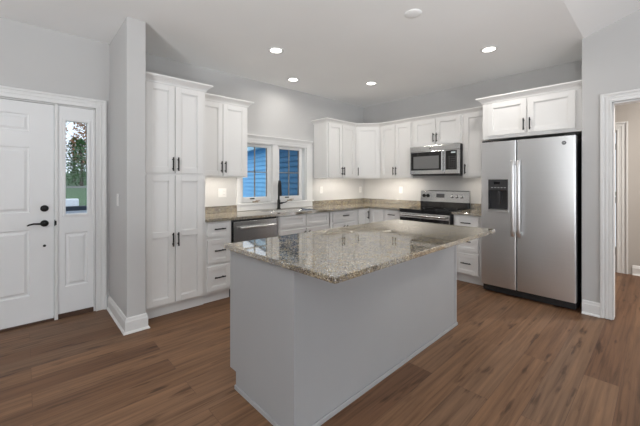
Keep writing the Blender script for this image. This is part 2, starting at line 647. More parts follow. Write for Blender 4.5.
struct(box_obj('trim_5', (DX0 + 0.016, MX0, -0.0, 0.14, 0.0, 0.02), M_THRESH))
struct(box_obj('trim_6', (MX1, DX1 - 0.016, 0.0, 0.14, 0.0, 0.045), M_THRESH))

sl = empty_struct('window_2', (0, 0, 0))
GX0, GX1, GZ0, GZ1 = -4.531, -4.352, 0.998, 1.912
bm = bmesh.new()
panelled_leaf(bm, MX1, DX1 - 0.016, 0.045, 2.046, 0.012, 0.056, [(-4.533, -4.352, 0.297, 0.818)], [(GX0, GX1, GZ0, GZ1)])
struct(obj('sidelight_panel', bm, M_DOOR, sl))
bm = bmesh.new()
for b in ((GX0 - 0.022, GX0 + 0.004, GZ0 - 0.022, GZ1 + 0.022), (GX1 - 0.004, GX1 + 0.022, GZ0 - 0.022, GZ1 + 0.022),
          (GX0, GX1, GZ0 - 0.022, GZ0 + 0.004), (GX0, GX1, GZ1 - 0.004, GZ1 + 0.022)):
    bx(bm, b[0], b[1], 0.002, 0.06, b[2], b[3])
struct(obj('glazing_frame', bm, M_DOOR, sl, 0.004))
struct(box_obj('pane', (GX0 + 0.001, GX1 - 0.001, 0.03, 0.036, GZ0 + 0.001, GZ1 - 0.001), M_GLASS, sl))

# ------------------------------------------------------------------ kitchen window
kw = empty_struct('window_1', (0, 0, 0))
bm = bmesh.new()
cz = 0.9165
bx(bm, -2.712, WX0, -0.019, 0, cz, 1.92)
bx(bm, WX1, -1.345, -0.019, 0, cz, 1.92)
bx(bm, WX0, WX1, -0.019, 0, WZ1, 1.92)
bx(bm, WX0, WX1, -0.019, 0, cz, WZ0 - 0.022)
struct(obj('window_casing', bm, M_TRIM, kw, 0.003))
bm = bmesh.new()
prism(bm, [(0, 1.90), (-0.026, 1.90), (-0.028, 1.925), (-0.036, 1.94), (-0.050, 1.958), (-0.055, 1.962), (-0.055, 1.978), (0, 1.978)], 'x', -2.7125, -1.365)
struct(obj('header_molding', bm, M_TRIM, kw))
struct(box_obj('window_sill', (-2.7125, -1.325, -0.034, 0.10, WZ0 - 0.022, WZ0), M_TRIM, kw, 0.004))
bm = bmesh.new()
bx(bm, WX0, WX0 + 0.012, 0, 0.14, WZ0, WZ1)
bx(bm, WX1 - 0.012, WX1, 0, 0.14, WZ0, WZ1)
bx(bm, WX0, WX1, 0, 0.14, WZ1 - 0.012, WZ1)
bx(bm, -2.125, -2.03, -0.012, 0.14, WZ0, WZ1)
struct(obj('window_frame', bm, M_TRIM, kw, 0.003))
for (g0, g1, gm) in ((-2.590, -2.186, M_GLASS), (-1.969, -1.576, M_GLASS_TINT)):
    s0, s1 = g0 - 0.058, g1 + 0.062
    s0, s1 = max(s0, WX0 + 0.012), min(s1, WX1 - 0.012)
    z0, z1 = 1.098, 1.815
    bm = bmesh.new()
    for b in ((s0, g0, WZ0, WZ1 - 0.012), (g1, s1, WZ0, WZ1 - 0.012), (g0, g1, WZ0, z0), (g0, g1, z1, WZ1 - 0.012)):
        bx(bm, b[0], b[1], 0.042, 0.09, b[2], b[3])
    sash = struct(obj('window_sash', bm, M_TRIM, kw, 0.003))
    struct(box_obj('pane', (g0, g1, 0.062, 0.068, z0, z1), gm, sash))
    bm = bmesh.new()
    gmx = (g0 + g1) / 2
    bx(bm, gmx - 0.008, gmx + 0.008, 0.058, 0.072, z0, z1)
    bx(bm, g0, g1, 0.058, 0.072, (z0 + z1) / 2 - 0.007, (z0 + z1) / 2 + 0.007)
    struct(obj('muntins', bm, noisy('grey_muntin', (0.25, 0.25, 0.25), 0.5, 0.02), sash))
    bm = bmesh.new()
    for a, b in ((g0 - 0.001, g0 + 0.010), (g1 - 0.010, g1 + 0.001)):
        bx(bm, a, b, 0.058, 0.061, z0, z1)
    o = obj('gasket', bm, M_BLACK, sash)
    bm = bmesh.new()
    bx(bm, gmx - 0.05, gmx + 0.03, 0.012, 0.040, WZ0 + 0.0005, WZ0 + 0.018)
    tube(bm, [(gmx - 0.02, 0.02, WZ0 + 0.018), (gmx, 0.008, WZ0 + 0.028), (gmx + 0.05, 0.004, WZ0 + 0.024)], 0.006)
    o = obj('crank_handle', bm, noisy('tan_metal', (0.35, 0.28, 0.2), 0.4, 0.05), sash)
    bm = bmesh.new()
    bx(bm, gmx - 0.09, gmx - 0.02, 0.034, 0.042, WZ0 + 0.048, WZ0 + 0.064)
    obj('sash_lock', bm, M_BLACK, sash)

# ------------------------------------------------------------------ cabinets
CROWN = [(0.0, 0.0), (0.010, 0.0), (0.013, 0.014), (0.022, 0.026), (0.040, 0.042), (0.052, 0.049), (0.055, 0.054), (0.062, 0.056), (0.062, 0.070), (0.0, 0.070)]


def shaker(bm, x0, x1, z0, z1, yf, th=0.02, rail=0.056, rec=0.015, mids=()):
    yb = yf + th
    bx(bm, x0, x0 + rail, yf, yb, z0, z1)
    bx(bm, x1 - rail, x1, yf, yb, z0, z1)
    bx(bm, x0 + rail, x1 - rail, yf, yb, z0, z0 + rail)
    bx(bm, x0 + rail, x1 - rail, yf, yb, z1 - rail, z1)
    for m_ in mids:
        bx(bm, x0 + rail, x1 - rail, yf, yb, m_ - rail / 2, m_ + rail / 2)
    bx(bm, x0 + rail, x1 - rail, yf + rec, yb, z0 + rail, z1 - rail)
    # stepped inner bead
    e = 0.008
    for a, b, c_, d_ in ((x0 + rail, x0 + rail + e, z0 + rail, z1 - rail), (x1 - rail - e, x1 - rail, z0 + rail, z1 - rail),
                         (x0 + rail, x1 - rail, z0 + rail, z0 + rail + e), (x0 + rail, x1 - rail, z1 - rail - e, z1 - rail)):
        bx(bm, a, b, yf + rec * 0.5, yb, c_, d_)


def pull(parent, x, z, yf, vertical=True, L=0.135):
    bm = bmesh.new()
    y = yf - 0.030
    h = L / 2
    if vertical:
        tube(bm, [(x, y, z - h), (x, y, z + h)], 0.0068, 10)
        for d in (-1, 1):
            tube(bm, [(x, yf, z + d * (h - 0.022)), (x, y, z + d * (h - 0.022))], 0.0055, 8)
    else:
        tube(bm, [(x - h, y, z), (x + h, y, z)], 0.0068, 10)
        for d in (-1, 1):
            tube(bm, [(x + d * (h - 0.022), yf, z), (x + d * (h - 0.022), y, z)], 0.0055, 8)
    o = obj('handle', bm, M_BLACK, parent, 0, True)
    o['label'] = 'black bar handle'
    return o


def door(root, x0, x1, z0, z1, yf, hx=None, hz=None, mids=(), m=None):
    bm = bmesh.new()
    shaker(bm, x0, x1, z0, z1, yf, mids=mids)
    d = obj('door', bm, m or M_CAB, root, 0.0015)
    if hx is not None:
        pull(d, hx, hz, yf)
    return d


def drawer(root, x0, x1, z0, z1, yf, handle=True, name='drawer'):
    bm = bmesh.new()
    shaker(bm, x0, x1, z0, z1, yf, rail=min(0.045, (z1 - z0) * 0.27), rec=0.008)
    d = obj(name, bm, M_CAB, root, 0.0015)
    if handle:
        pull(d, (x0 + x1) / 2, (z0 + z1) / 2 + 0.01, yf, False, 0.125)
    return d


UPG, BSG = 'white upper wall cabinets', 'white base cabinets'
RB = -pi / 2
G = 0.0015
UZ0, UZ1 = 1.372, 2.285


def upper(label, loc, rotz, w, depth, z0, z1, doors, cat='cabinet'):
    """doors: list of (x0,x1,handle side -1/+1)"""
    r = thing('upper_cabinet', label, cat, loc, rotz, UPG)
    lip = 0.035 if z0 < 1.4 else 0
    bm_ = bmesh.new()
    bx(bm_, G, w - G, -depth, -0.002, z0 + lip, z1)
    if lip:
        bx(bm_, G, w - G, -depth, -depth + 0.019, z0, z0 + lip)
        bx(bm_, G, G + 0.016, -depth + 0.019, -0.002, z0, z0 + lip)
        bx(bm_, w - G - 0.016, w - G, -depth + 0.019, -0.002, z0, z0 + lip)
    obj('cabinet_box', bm_, M_CAB, r, 0.001)
    for x0, x1, s in doors:
        hx = x1 - 0.021 if s > 0 else x0 + 0.021
        door(r, x0, x1, z0 + 0.016, z1 - 0.03, -depth - 0.0205, hx, z0 + 0.016 + 0.105)
    return r


def crown(root, pts, z0, seg=None):
    """pts in the root's own frame"""
    bm = bmesh.new()
    sweep(bm, pts, CROWN, z0, seg)
    return obj('crown_molding', bm, M_CAB, root)


def to_local(root_loc, rotz, pts):
    out = []
    for x, y in pts:
        dx, dy = x - root_loc[0], y - root_loc[1]
        out.append((dx * cos(-rotz) - dy * sin(-rotz), dx * sin(-rotz) + dy * cos(-rotz)))
    return out


# tall pantry
TX0, TX1 = -4.0185, -3.41
tw = TX1 - TX0
r = thing('pantry_cabinet', 'tall white pantry cabinet reaching from floor to crown beside the stub wall', 'cabinet', (TX0, 0, 0))
bm = bmesh.new()
bx(bm, 0, tw, -0.618, -0.002, 0.105, 2.285)
obj('cabinet_box', bm, M_CAB, r, 0.001)
box_obj('toe_kick', (0, tw, -0.575, -0.002, 0, 0.105), M_CAB, r)
mid = (-3.7235) - TX0
for s, (a, b) in ((1, (-3.985 - TX0, mid - 0.004)), (-1, (mid + 0.004, -3.443 - TX0))):
    hx = b - 0.021 if s > 0 else a + 0.021
    door(r, a, b, 1.40, 2.262, -0.6385, hx, 1.49)
    door(r, a, b, 0.125, 1.378, -0.6385, hx, 0.748, mids=(0.80,))
crown(r, [(0, -0.618), (tw, -0.618), (tw, -0.372)], 2.268)

# upper cabinet left of window
r = upper('white two-door upper cabinet between the tall pantry and the window', (TX1, 0, 0), 0, 0.692, 0.305, UZ0, UZ1,
          [(0.03, 0.342, 1), (0.35, 0.662, -1)])
crown(r, [(0, -0.305), (0.692, -0.305), (0.692, -0.002)], 2.268)

# run right of window
RUN = [(-1.300, -0.003), (-1.300, -0.305), (-0.61, -0.305), (-0.305, -0.61), (-0.305, -1.239), (-0.305, -2.02), (-0.305, -2.398)]
r = upper('white two-door upper cabinet just right of the window', (-1.300, 0, 0), 0, 0.69, 0.305, UZ0, UZ1, [(0.025, 0.341, 1), (0.349, 0.665, -1)])
P = to_local((-1.300, 0), 0, RUN)
bm = bmesh.new()
sweep(bm, P, CROWN, 2.252, 0)
sweep(bm, P, CROWN, 2.252, 1)
obj('crown_molding', bm, M_CAB, r)

r = thing('upper_cabinet', 'white single-door upper cabinet set diagonally across the corner', 'cabinet', (0, 0, 0), 0, UPG)
bm = bmesh.new()
prism(bm, [(-0.002, -0.002), (-0.61 + G, -0.002), (-0.61 + G, -0.305), (-0.305, -0.61 + G), (-0.002, -0.61 + G)], 'z', UZ0 + 0.035, UZ1)
prism(bm, [(-0.61 + G, -0.305), (-0.305, -0.61 + G), (-0.292, -0.597), (-0.597, -0.292)], 'z', UZ0, UZ0 + 0.035)
obj('cabinet_box', bm, M_CAB, r, 0.001)
L = 0.305 * math.sqrt(2)
bm = bmesh.new()
shaker(bm, 0.022, L - 0.022, UZ0 + 0.016, UZ1 - 0.03, -0.0205)
d = obj('door', bm, M_CAB, r, 0.0015)
d.location = (-0.61, -0.305, 0)
d.rotation_euler = (0, 0, -pi / 4)
pull(d, 0.05, UZ0 + 0.121, -0.0205)
crown(r, RUN, 2.252, 2)

r = upper('white two-door upper cabinet between the corner cabinet and the microwave', (0, -0.61, 0), RB, 0.629, 0.305, UZ0, UZ1, [(0.03, 0.311, 1), (0.319, 0.604, -1)])
crown(r, to_local((0, -0.61), RB, RUN), 2.252, 3)
r = upper('short white two-door upper cabinet directly above the microwave', (0, -1.239, 0), RB, 0.781, 0.305, 1.855, UZ1, [(0.03, 0.386, 1), (0.395, 0.751, -1)])
crown(r, to_local((0, -1.239), RB, RUN), 2.252, 4)
r = upper('narrow white single-door upper cabinet between microwave and refrigerator', (0, -2.02, 0), RB, 0.378, 0.305, UZ0, UZ1, [(0.028, 0.35, -1)])
crown(r, to_local((0, -2.02), RB, RUN), 2.252, 5)

# over the refrigerator
r = thing('upper_cabinet', 'deep white two-door upper cabinet above the refrigerator', 'cabinet', (0, -2.40, 0), RB, UPG)
box_obj('cabinet_box', (0, 0.972, -0.62, -0.002, 1.838, 2.30), M_CAB, r, 0.001)
for a, b, s in ((0.066, 0.474, 1), (0.492, 0.912, -1)):
    hx = b - 0.021 if s > 0 else a + 0.021
    door(r, a, b, 1.876, 2.266, -0.6405, hx, 1.972)
crown(r, [(0, -0.372), (0, -0.62), (0.972, -0.62)], 2.282)

# base cabinets
BZ0, BZ1, BD = 0.105, 0.883, 0.61
YF = -BD - 0.0205


def base(label, loc, rotz, w, hollow=False):
    r_ = thing('base_cabinet', label, 'cabinet', loc, rotz, BSG)
    bm_ = bmesh.new()
    if hollow:
        for b in ((G, G + 0.018, -BD, -0.002, BZ0, BZ1), (w - G - 0.018, w - G, -BD, -0.002, BZ0, BZ1), (G, w - G, -BD, -0.002, BZ0, BZ0 + 0.018),
                  (G, w - G, -0.02, -0.002, BZ0, BZ1), (G, w - G, -BD, -BD + 0.019, BZ0, BZ1)):
            bx(bm_, *b)
    else:
        bx(bm_, G, w - G, -BD, -0.002, BZ0, BZ1)
    obj('cabinet_box', bm_, M_CAB, r_, 0.001)
    box_obj('toe_kick', (G, w - G, -BD + 0.05, -0.002, 0, BZ0), M_CAB, r_)
    return r_


r = base('white three-drawer base cabinet between pantry and dishwasher', (TX1, 0, 0), 0, 0.306)
for z0, z1 in ((0.719, 0.868), (0.432, 0.687), (0.135, 0.401)):
    drawer(r, 0.022, 0.284, z0, z1, YF)
SKX0, SKX1 = -2.475, -1.535
r = base('white two-door base cabinet under the sink', (SKX0, 0, 0), 0, SKX1 - SKX0, True)
w = SKX1 - SKX0
for a, b, s in ((0.035, w / 2 - 0.012, 1), (w / 2 + 0.012, w - 0.035, -1)):
    drawer(r, a, b, 0.719, 0.868, YF, False, 'false_front')
    door(r, a, b, 0.135, 0.687, YF, b - 0.03 if s > 0 else a + 0.03, 0.59)
r = base('white base cabinet with drawer over two doors between sink and corner', (SKX1, 0, 0), 0, 0.62)
drawer(r, 0.055, 0.562, 0.719, 0.868, YF)
door(r, 0.055, 0.304, 0.135, 0.687, YF, 0.276, 0.59)
door(r, 0.313, 0.562, 0.135, 0.687, YF, 0.341, 0.59)
# corner
r = thing('base_cabinet', 'white corner base cabinet with two narrow doors meeting at the inside corner', 'cabinet', (0, 0, 0), 0, BSG)
bm = bmesh.new()
prism(bm, [(-0.002, -0.002), (-0.914, -0.002), (-0.914, -BD), (-BD, -BD), (-BD, -0.914), (-0.002, -0.914)], 'z', BZ0, BZ1)
obj('cabinet_box', bm, M_CAB, r)
bm = bmesh.new()
q = BD - 0.05
prism(bm, [(-0.002, -0.002), (-0.914, -0.002), (-0.914, -q), (-q, -q), (-q, -0.914), (-0.002, -0.914)], 'z', 0, BZ0)
obj('toe_kick', bm, M_CAB, r)
door(r, -0.900, -0.656, 0.135, 0.868, YF, -0.872 + 0.19, 0.775)
bm = bmesh.new()
shaker(bm, 0.656, 0.900, 0.135, 0.868, YF)
d = obj('door', bm, M_CAB, r, 0.0015)
d.rotation_euler = (0, 0, RB)
r = base('white drawer base cabinet between the corner cabinet and the range', (0, -0.9145, 0), RB, 0.3245)
drawer(r, 0.026, 0.296, 0.719, 0.868, YF)
door(r, 0.026, 0.296, 0.135, 0.687, YF, 0.054, 0.59)
r = base('white three-drawer base cabinet between range and refrigerator', (0, -2.03, 0), RB, 0.372)
for z0, z1 in ((0.690, 0.858), (0.418, 0.655), (0.125, 0.385)):
    drawer(r, 0.03, 0.322, z0, z1, YF)

# ------------------------------------------------------------------ worktops, backsplash
ZT0, ZT1, YE = 0.884, 0.914, -0.648
SX_0, SX_1, SY_0, SY_1 = -2.45, -1.69, -0.545, -0.135
bm = bmesh.new()
e0 = TX1 + 0.001
pieces = [(e0, SX_0, YE, -0.002), (SX_0, SX_1, YE, SY_0), (SX_0, SX_1, SY_1, -0.002), (SX_1, YE, YE, -0.002), (YE, -0.002, YE, -0.002), (YE, -0.002, -1.241, YE)]
for a, b, c_, d_ in pieces:
    bx(bm, a, b, c_, d_, ZT0, ZT1)
ct = obj('countertop', bm, M_GRAN)
tag(ct, 'speckled granite worktop running under the window and round the corner', 'countertop', 'granite worktops on the wall cabinets')
BS = 1.000
bm = bmesh.new()
bx(bm, e0, -2.714, -0.022, -0.002, ZT1, BS)
obj('backsplash', bm, M_GRAN, ct, 0.002)
bm = bmesh.new()
bx(bm, -1.343, -0.002, -0.022, -0.002, ZT1, BS)
bx(bm, -0.022, -0.002, -1.241, -0.022, ZT1, BS)
obj('backsplash', bm, M_GRAN, ct, 0.002)
ct2 = tag(box_obj('countertop', (YE, -0.002, -2.404, -2.02, ZT0, ZT1), M_GRAN, None, 0.002),
          'short speckled granite worktop between the range and the refrigerator', 'countertop', 'granite worktops on the wall cabinets')
box_obj('backsplash', (-0.022, -0.002, -2.404, -2.02, ZT1, BS), M_GRAN, ct2, 0.002)

# sink
r = thing('kitchen_sink', 'stainless undermount sink set in the worktop below the window', 'sink', ((SX_0 + SX_1) / 2, -0.34, 0.70))
hw, hd = (SX_1 - SX_0) / 2 - 0.004, (SY_1 - SY_0) / 2 - 0.004
bm = bmesh.new()
z1 = ZT0 - 0.72 + 0.02 + 0.0
zt = 0.883 - 0.70 + 0.028
def rr(hx, hy, z, rad, n_=5):
    out = []
    for cx_, cy_, a0 in ((hx - rad, hy - rad, 0), (-hx + rad, hy - rad, 90), (-hx + rad, -hy + rad, 180), (hx - rad, -hy + rad, 270)):
        for i in range(n_ + 1):
            a_ = radians(a0 + 90 * i / n_)
            out.append((cx_ + rad * cos(a_), cy_ + rad * sin(a_), z))
    return out
loops = [rr(hw, hd, zt, 0.03), rr(hw - 0.004, hd - 0.004, zt, 0.03), rr(hw - 0.006, hd - 0.006, 0.03, 0.04), rr(hw - 0.03, hd - 0.03, 0.008, 0.03), rr(0.05, 0.05, 0.004, 0.045)]
V = [[bm.verts.new(p) for p in l] for l in loops]
for a, b in zip(V, V[1:]):
    for k_ in range(len(a)):
        bm.faces.new((a[k_], a[(k_ + 1) % len(a)], b[(k_ + 1) % len(a)], b[k_]))
bm.faces.new(V[-1])
ob = obj('basin', bm, M_SINK, r, 0, True)
ob.modifiers.new('wall', 'SOLIDIFY').thickness = 0.002
bm = bmesh.new()
lathe(bm, [(0, 0.010), (0.02, 0.009), (0.042, 0.012), (0.046, 0.006), (0, 0.005)], 24)
obj('drain', bm, M_CHROME, r, 0, True)

# faucet
r = thing('kitchen_faucet', 'matte black gooseneck faucet standing behind the sink', 'faucet', (-2.07, -0.085, ZT1), radians(-28))
bm = bmesh.new()
lathe(bm, [(0, 0), (0.030, 0), (0.030, 0.008), (0.026, 0.014), (0.022, 0.02), (0.022, 0.13), (0.018, 0.14), (0, 0.14)], 24)
obj('faucet_body', bm, M_BLACK, r, 0, True)
bm = bmesh.new()
arc = [(0, 0, 0.13), (0, 0, 0.33)] + [(0, -0.085 + 0.085 * cos(a_), 0.33 + 0.085 * sin(a_)) for a_ in [pi * i / 10 for i in range(1, 10)]] + [(0, -0.17, 0.32)]
tube(bm, arc, 0.0145, 14)
obj('gooseneck_spout', bm, M_BLACK, r, 0, True)
bm = bmesh.new()
tube(bm, [(0, -0.17, 0.322), (0, -0.171, 0.27), (0, -0.172, 0.22), (0, -0.172, 0.20)], [0.016, 0.019, 0.021, 0.018], 16)
obj('spray_head', bm, M_BLACK, r, 0, True)
bm = bmesh.new()
tube(bm, [(0.018, 0, 0.085), (0.055, -0.002, 0.09)], 0.013, 12)
tube(bm, [(0.050, -0.002, 0.09), (0.085, -0.01, 0.098), (0.125, -0.02, 0.112)], [0.009, 0.007, 0.006], 10)
obj('lever', bm, M_BLACK, r, 0, True)

# ------------------------------------------------------------------ island
r = thing('kitchen_island', 'large grey island cabinet standing in the middle of the floor', 'kitchen island', (-3.8, -2.65, 0), 0.0134)
ix0, ix1, iy0, iy1 = -0.025, 1.896, -0.012, 0.65
bm = bmesh.new()
bx(bm, ix0 + 0.018, ix1 - 0.018, iy0 + 0.012, iy1, 0.105, 0.884)
bx(bm, ix0 + 0.018, ix1 - 0.018, iy0 + 0.012, iy1 - 0.075, 0.0, 0.105)
obj('cabinet_box', bm, M_ISL, r)
for a, b in ((ix0, ix0 + 0.018), (ix1 - 0.018, ix1)):
    bm = bmesh.new()
    prism(bm, [(iy0 + 0.030, 0), (iy1 - 0.075, 0), (iy1 - 0.075, 0.105), (iy1, 0.105), (iy1, 0.884), (iy0 + 0.030, 0.884)], 'x', a, b)
    obj('end_panel', bm, M_ISL, r, 0.001)
box_obj('back_panel', (ix0 + 0.03, ix1 - 0.03, iy0 + 0.003, iy0 + 0.012, 0.0, 0.884), M_ISL, r)
for a, b in ((ix0 - 0.003, ix0 + 0.030), (ix1 - 0.030, ix1 + 0.003)):
    box_obj('corner_trim', (a, b, iy0 - 0.002, iy0 + 0.030, 0.0, 0.884), M_ISL, r, 0.002)
bm = bmesh.new()
sp = [(0, 0), (0.007, 0), (0.007, 0.022), (0.005, 0.025), (0, 0.026)]
sweep(bm, [(ix0 - 0.003, iy1 - 0.075), (ix0 - 0.003, iy0 - 0.002), (ix1 + 0.003, iy0 - 0.002), (ix1 + 0.003, iy1 - 0.075)], sp, 0.0)
o = obj('shoe_molding', bm, M_ISL, r)
mx = (ix0 + ix1) / 2
for i in range(3):
    x0 = ix0 + 0.03 + i * 0.62
    bm = bmesh.new()
    shaker(bm, -(x0 + 0.60), -x0, 0.135, 0.868, -iy1 - 0.02)
    d = obj('door', bm, M_ISL, r, 0.0015)
    d.rotation_euler = (0, 0, pi)
    pull(d, -x0 - 0.03, 0.78, -iy1 - 0.02)
ang = 0.0134
it = thing('granite_island_top', 'large polished granite slab overhanging the grey island', 'countertop', (-3.8, -2.65, 0), ang)
bm = bmesh.new()
bx(bm, -0.070, 1.908, -0.337, 0.650, ZT0, ZT1)
obj('slab', bm, M_GRAN, it, 0.004)

# ------------------------------------------------------------------ refrigerator
FY0, FW = -2.435, 0.903
r = thing('refrigerator', 'stainless side-by-side refrigerator with water dispenser in the alcove', 'refrigerator', (0, FY0, 0), RB)
FD, FF = 0.690, 0.770
box_obj('fridge_body', (0.004, FW - 0.004, -FD, -0.03, 0.02, 1.775), M_BLKPL, r, 0.004)
box_obj('toe_grille', (0.01, FW - 0.01, -FD - 0.03, -FD, 0.015, 0.085), M_BLKPL, r, 0.002)
FG = 0.378


def fridge_door(x0, x1, z0, z1, hole=None):
    bm_ = bmesh.new()
    rad = 0.013
    yb, yf = -FD - 0.004, -FF
    # rounded section swept in z, front slightly bowed
    sec = [(x0, yb)]
    for i in range(6):
        a_ = radians(180 + 90 * i / 5)
        sec.append((x0 + rad + rad * cos(a_), yf + rad + rad * sin(a_)))
    cuts = [x0 + rad] + ([hole[0], hole[1]] if hole else []) + [x1 - rad]
    for u in (hole[:2] if hole else ()):
        sec.append((u, yf))
    for i in range(6):
        a_ = radians(270 + 90 * i / 5)
        sec.append((x1 - rad + rad * cos(a_), yf + rad + rad * sin(a_)))
    sec.append((x1, yb))
    zs = [z0] + ([hole[2], hole[3]] if hole else []) + [z1]
    R = [[bm_.verts.new((p[0], p[1], z)) for p in sec] for z in zs]
    nn = len(sec)
    for j, (a_, b_) in enumerate(zip(R, R[1:])):
        for k_ in range(nn):
            k2 = (k_ + 1) % nn
            if hole and j == 1 and abs(sec[k_][0] - hole[0]) < 1e-6 and abs(sec[k2][0] - hole[1]) < 1e-6:
                h = 0.062
                f4 = [a_[k_], a_[k2], b_[k2], b_[k_]]
                inn = [bm_.verts.new((v.co.x, v.co.y + h, v.co.z)) for v in f4]
                for q_ in range(4):
                    bm_.faces.new((f4[q_], f4[(q_ + 1) % 4], inn[(q_ + 1) % 4], inn[q_]))
                bm_.faces.new(inn)
                continue
            bm_.faces.new((a_[k_], a_[k2], b_[k2], b_[k_]))
    bm_.faces.new(R[0][::-1])
    bm_.faces.new(R[-1])
    return bm_


HX0, HX1, HZ0, HZ1 = 0.082, 0.292, 0.985, 1.345
dl = obj('door', fridge_door(0.0, FG - 0.004, 0.095, 1.785, (HX0, HX1, HZ0, HZ1)), M_SS, r, 0, True)
dr = obj('door', fridge_door(FG + 0.004, FW, 0.095, 1.785), M_SS, r, 0, True)
for d, hx in ((dl, FG - 0.026), (dr, FG + 0.032)):
    bm = bmesh.new()
    y = -FF - 0.055
    sec = []
    zz = [0.70, 0.72, 0.78, 1.13, 1.48, 1.54, 1.56]
    off = [0.020, 0.010, 0.0, -0.006, 0.0, 0.010, 0.020]
    rings = []
    for z, o_ in zip(zz, off):
        ring = []
        for i in range(14):
            a_ = 2 * pi * i / 14
            ring.append(bm.verts.new((hx + 0.0195 * cos(a_), y + o_ + 0.011 * sin(a_), z)))
        rings.append(ring)
    for a, b in zip(rings, rings[1:]):
        for k_ in range(14):
            bm.faces.new((a[k_], a[(k_ + 1) % 14], b[(k_ + 1) % 14], b[k_]))
    bm.faces.new(rings[0][::-1])
    bm.faces.new(rings[-1])
    for z in (0.745, 1.515):
        tube(bm, [(hx, -FF, z), (hx, y + 0.006, z)], 0.011, 12)
    obj('handle', bm, M_SS, d, 0, True)
# dispenser
bm = bmesh.new()
bx(bm, HX0 + 0.004, HX1 - 0.004, -FF - 0.004, -FF + 0.03, 1.215, HZ1 - 0.004)
bx(bm, HX0 + 0.001, HX0 + 0.006, -FF - 0.003, -FF + 0.06, HZ0 + 0.002, HZ1 - 0.002)
bx(bm, HX1 - 0.006, HX1 - 0.001, -FF - 0.003, -FF + 0.06, HZ0 + 0.002, HZ1 - 0.002)
bx(bm, HX0 + 0.006, HX1 - 0.006, -FF + 0.056, -FF + 0.0615, HZ0 + 0.01, 1.215)
o = obj('dispenser_panel', bm, M_DISP, dl, 0.002)
o['label'] = 'dark grey water dispenser panel'
bm = bmesh.new()
bx(bm, HX0 + 0.062, HX1 - 0.082, -FF - 0.0055, -FF - 0.004, 1.285, 1.315)
obj('display', bm, M_BLKGLASS, dl)
bm = bmesh.new()
for i in range(5):
    x = HX0 + 0.035 + i * 0.034
    bx(bm, x, x + 0.018, -FF - 0.0055, -FF - 0.004, 1.245, 1.252)
obj('buttons', bm, noisy('grey_print', (0.45, 0.45, 0.45), 0.4, 0.02), dl)
bm = bmesh.new()
bx(bm, HX0 + 0.085, HX1 - 0.085, -FF + 0.022, -FF + 0.055, 1.06, 1.20)
tube(bm, [((HX0 + HX1) / 2, -FF + 0.03, 1.215), ((HX0 + HX1) / 2, -FF + 0.03, 1.185)], 0.014, 12)
obj('dispenser_paddle', bm, M_DISP, dl, 0.003)
bm = bmesh.new()
prism(bm, [(-FF + 0.055, HZ0 + 0.002), (-FF - 0.012, HZ0 - 0.028), (-FF - 0.014, HZ0 + 0.004), (-FF + 0.055, HZ0 + 0.012)], 'x', HX0 - 0.008, HX1 + 0.008)
obj('drip_tray', bm, M_SS, dl, 0.003)
for x in (0.05, FW - 0.05):
    box_obj('hinge_cover', (x - 0.04, x + 0.04, -FF + 0.01, -FD + 0.06, 1.786, 1.806), M_BLKPL, r, 0.003)
bm = bmesh.new()
EM = Matrix.Translation((0.806, -FF, 1.715)) @ RX
lathe(bm, [(0, 0.003), (0.015, 0.003), (0.0165, 0.0045), (0.019, 0.0045), (0.020, 0.0), (0, 0)], 28, EM)
em = obj('emblem', bm, noisy('badge_grey', (0.12, 0.12, 0.125), 0.3, 0.05), dr, 0, True)
em['label'] = 'small round dark badge with pale monogram'


def lettering(name, text, size, m, parent, loc, rot):
    c_ = bpy.data.curves.new(name, 'FONT')
    c_.body = text
    c_.size = size
    c_.extrude = 0.0004
    c_.align_x = 'CENTER'
    c_.align_y = 'CENTER'
    t_ = bpy.data.objects.new(name, c_)
    dg = bpy.context.evaluated_depsgraph_get()
    COL.objects.link(t_)
    dg.update()
    me_ = bpy.data.meshes.new_from_object(t_.evaluated_get(dg))
    bpy.data.objects.remove(t_)
    me_.materials.clear()
    me_.materials.append(m)
    o_ = bpy.data.objects.new(name, me_)
    COL.objects.link(o_)
    o_.parent = parent
    o_.location = loc
    o_.rotation_euler = rot
    return o_


lettering('monogram', 'GE', 0.018, noisy('badge_silver', (0.7, 0.7, 0.7), 0.3, 0.02), dr, (0.806, -FF - 0.0035, 1.715), (pi / 2, 0, 0))

# ------------------------------------------------------------------ range
RY0, RW = -1.243, 0.772
r = thing('kitchen_range', 'stainless electric range with black glass cooktop and rear control panel', 'range', (0, RY0, 0), RB)
box_obj('range_body', (0.003, RW - 0.003, -0.650, -0.012, 0.02, 0.895), M_BLKPL, r, 0.002)
bm = bmesh.new()
bx(bm, 0, RW, -0.692, -0.062, 0.896, 0.918)
ck = obj('cooktop', bm, M_BLKGLASS, r, 0.004)
for x, y, rad in ((0.20, -0.50, 0.10), (0.57, -0.50, 0.085), (0.20, -0.22, 0.075), (0.57, -0.22, 0.095)):
    bm = bmesh.new()
    lathe(bm, [(rad - 0.004, 0.0), (rad - 0.004, 0.0006), (rad, 0.0006), (rad, 0.0)], 36, Matrix.Translation((x, y, 0.918)))
    obj('burner_ring', bm, M_DGREY, ck)
bm = bmesh.new()
prism(bm, [(-0.012, 0.918), (-0.085, 0.918), (-0.080, 1.005), (-0.012, 1.005)], 'x', 0.004, RW - 0.004)
obj('backguard_base', bm, M_BLKGLASS, r, 0.002)
bm = bmesh.new()
prism(bm, [(-0.012, 1.003), (-0.078, 1.003), (-0.060, 1.170), (-0.048, 1.180), (-0.012, 1.180)], 'x', 0.0, RW)
bg_ = obj('control_panel', bm, M_SS_R, r, 0.002)
tilt = math.atan2(0.018, 0.167)
def face_y(z):
    return -0.078 + (z - 1.003) * 0.018 / 0.167
KR = Matrix.Rotation(radians(90) - 0, 4, 'X')
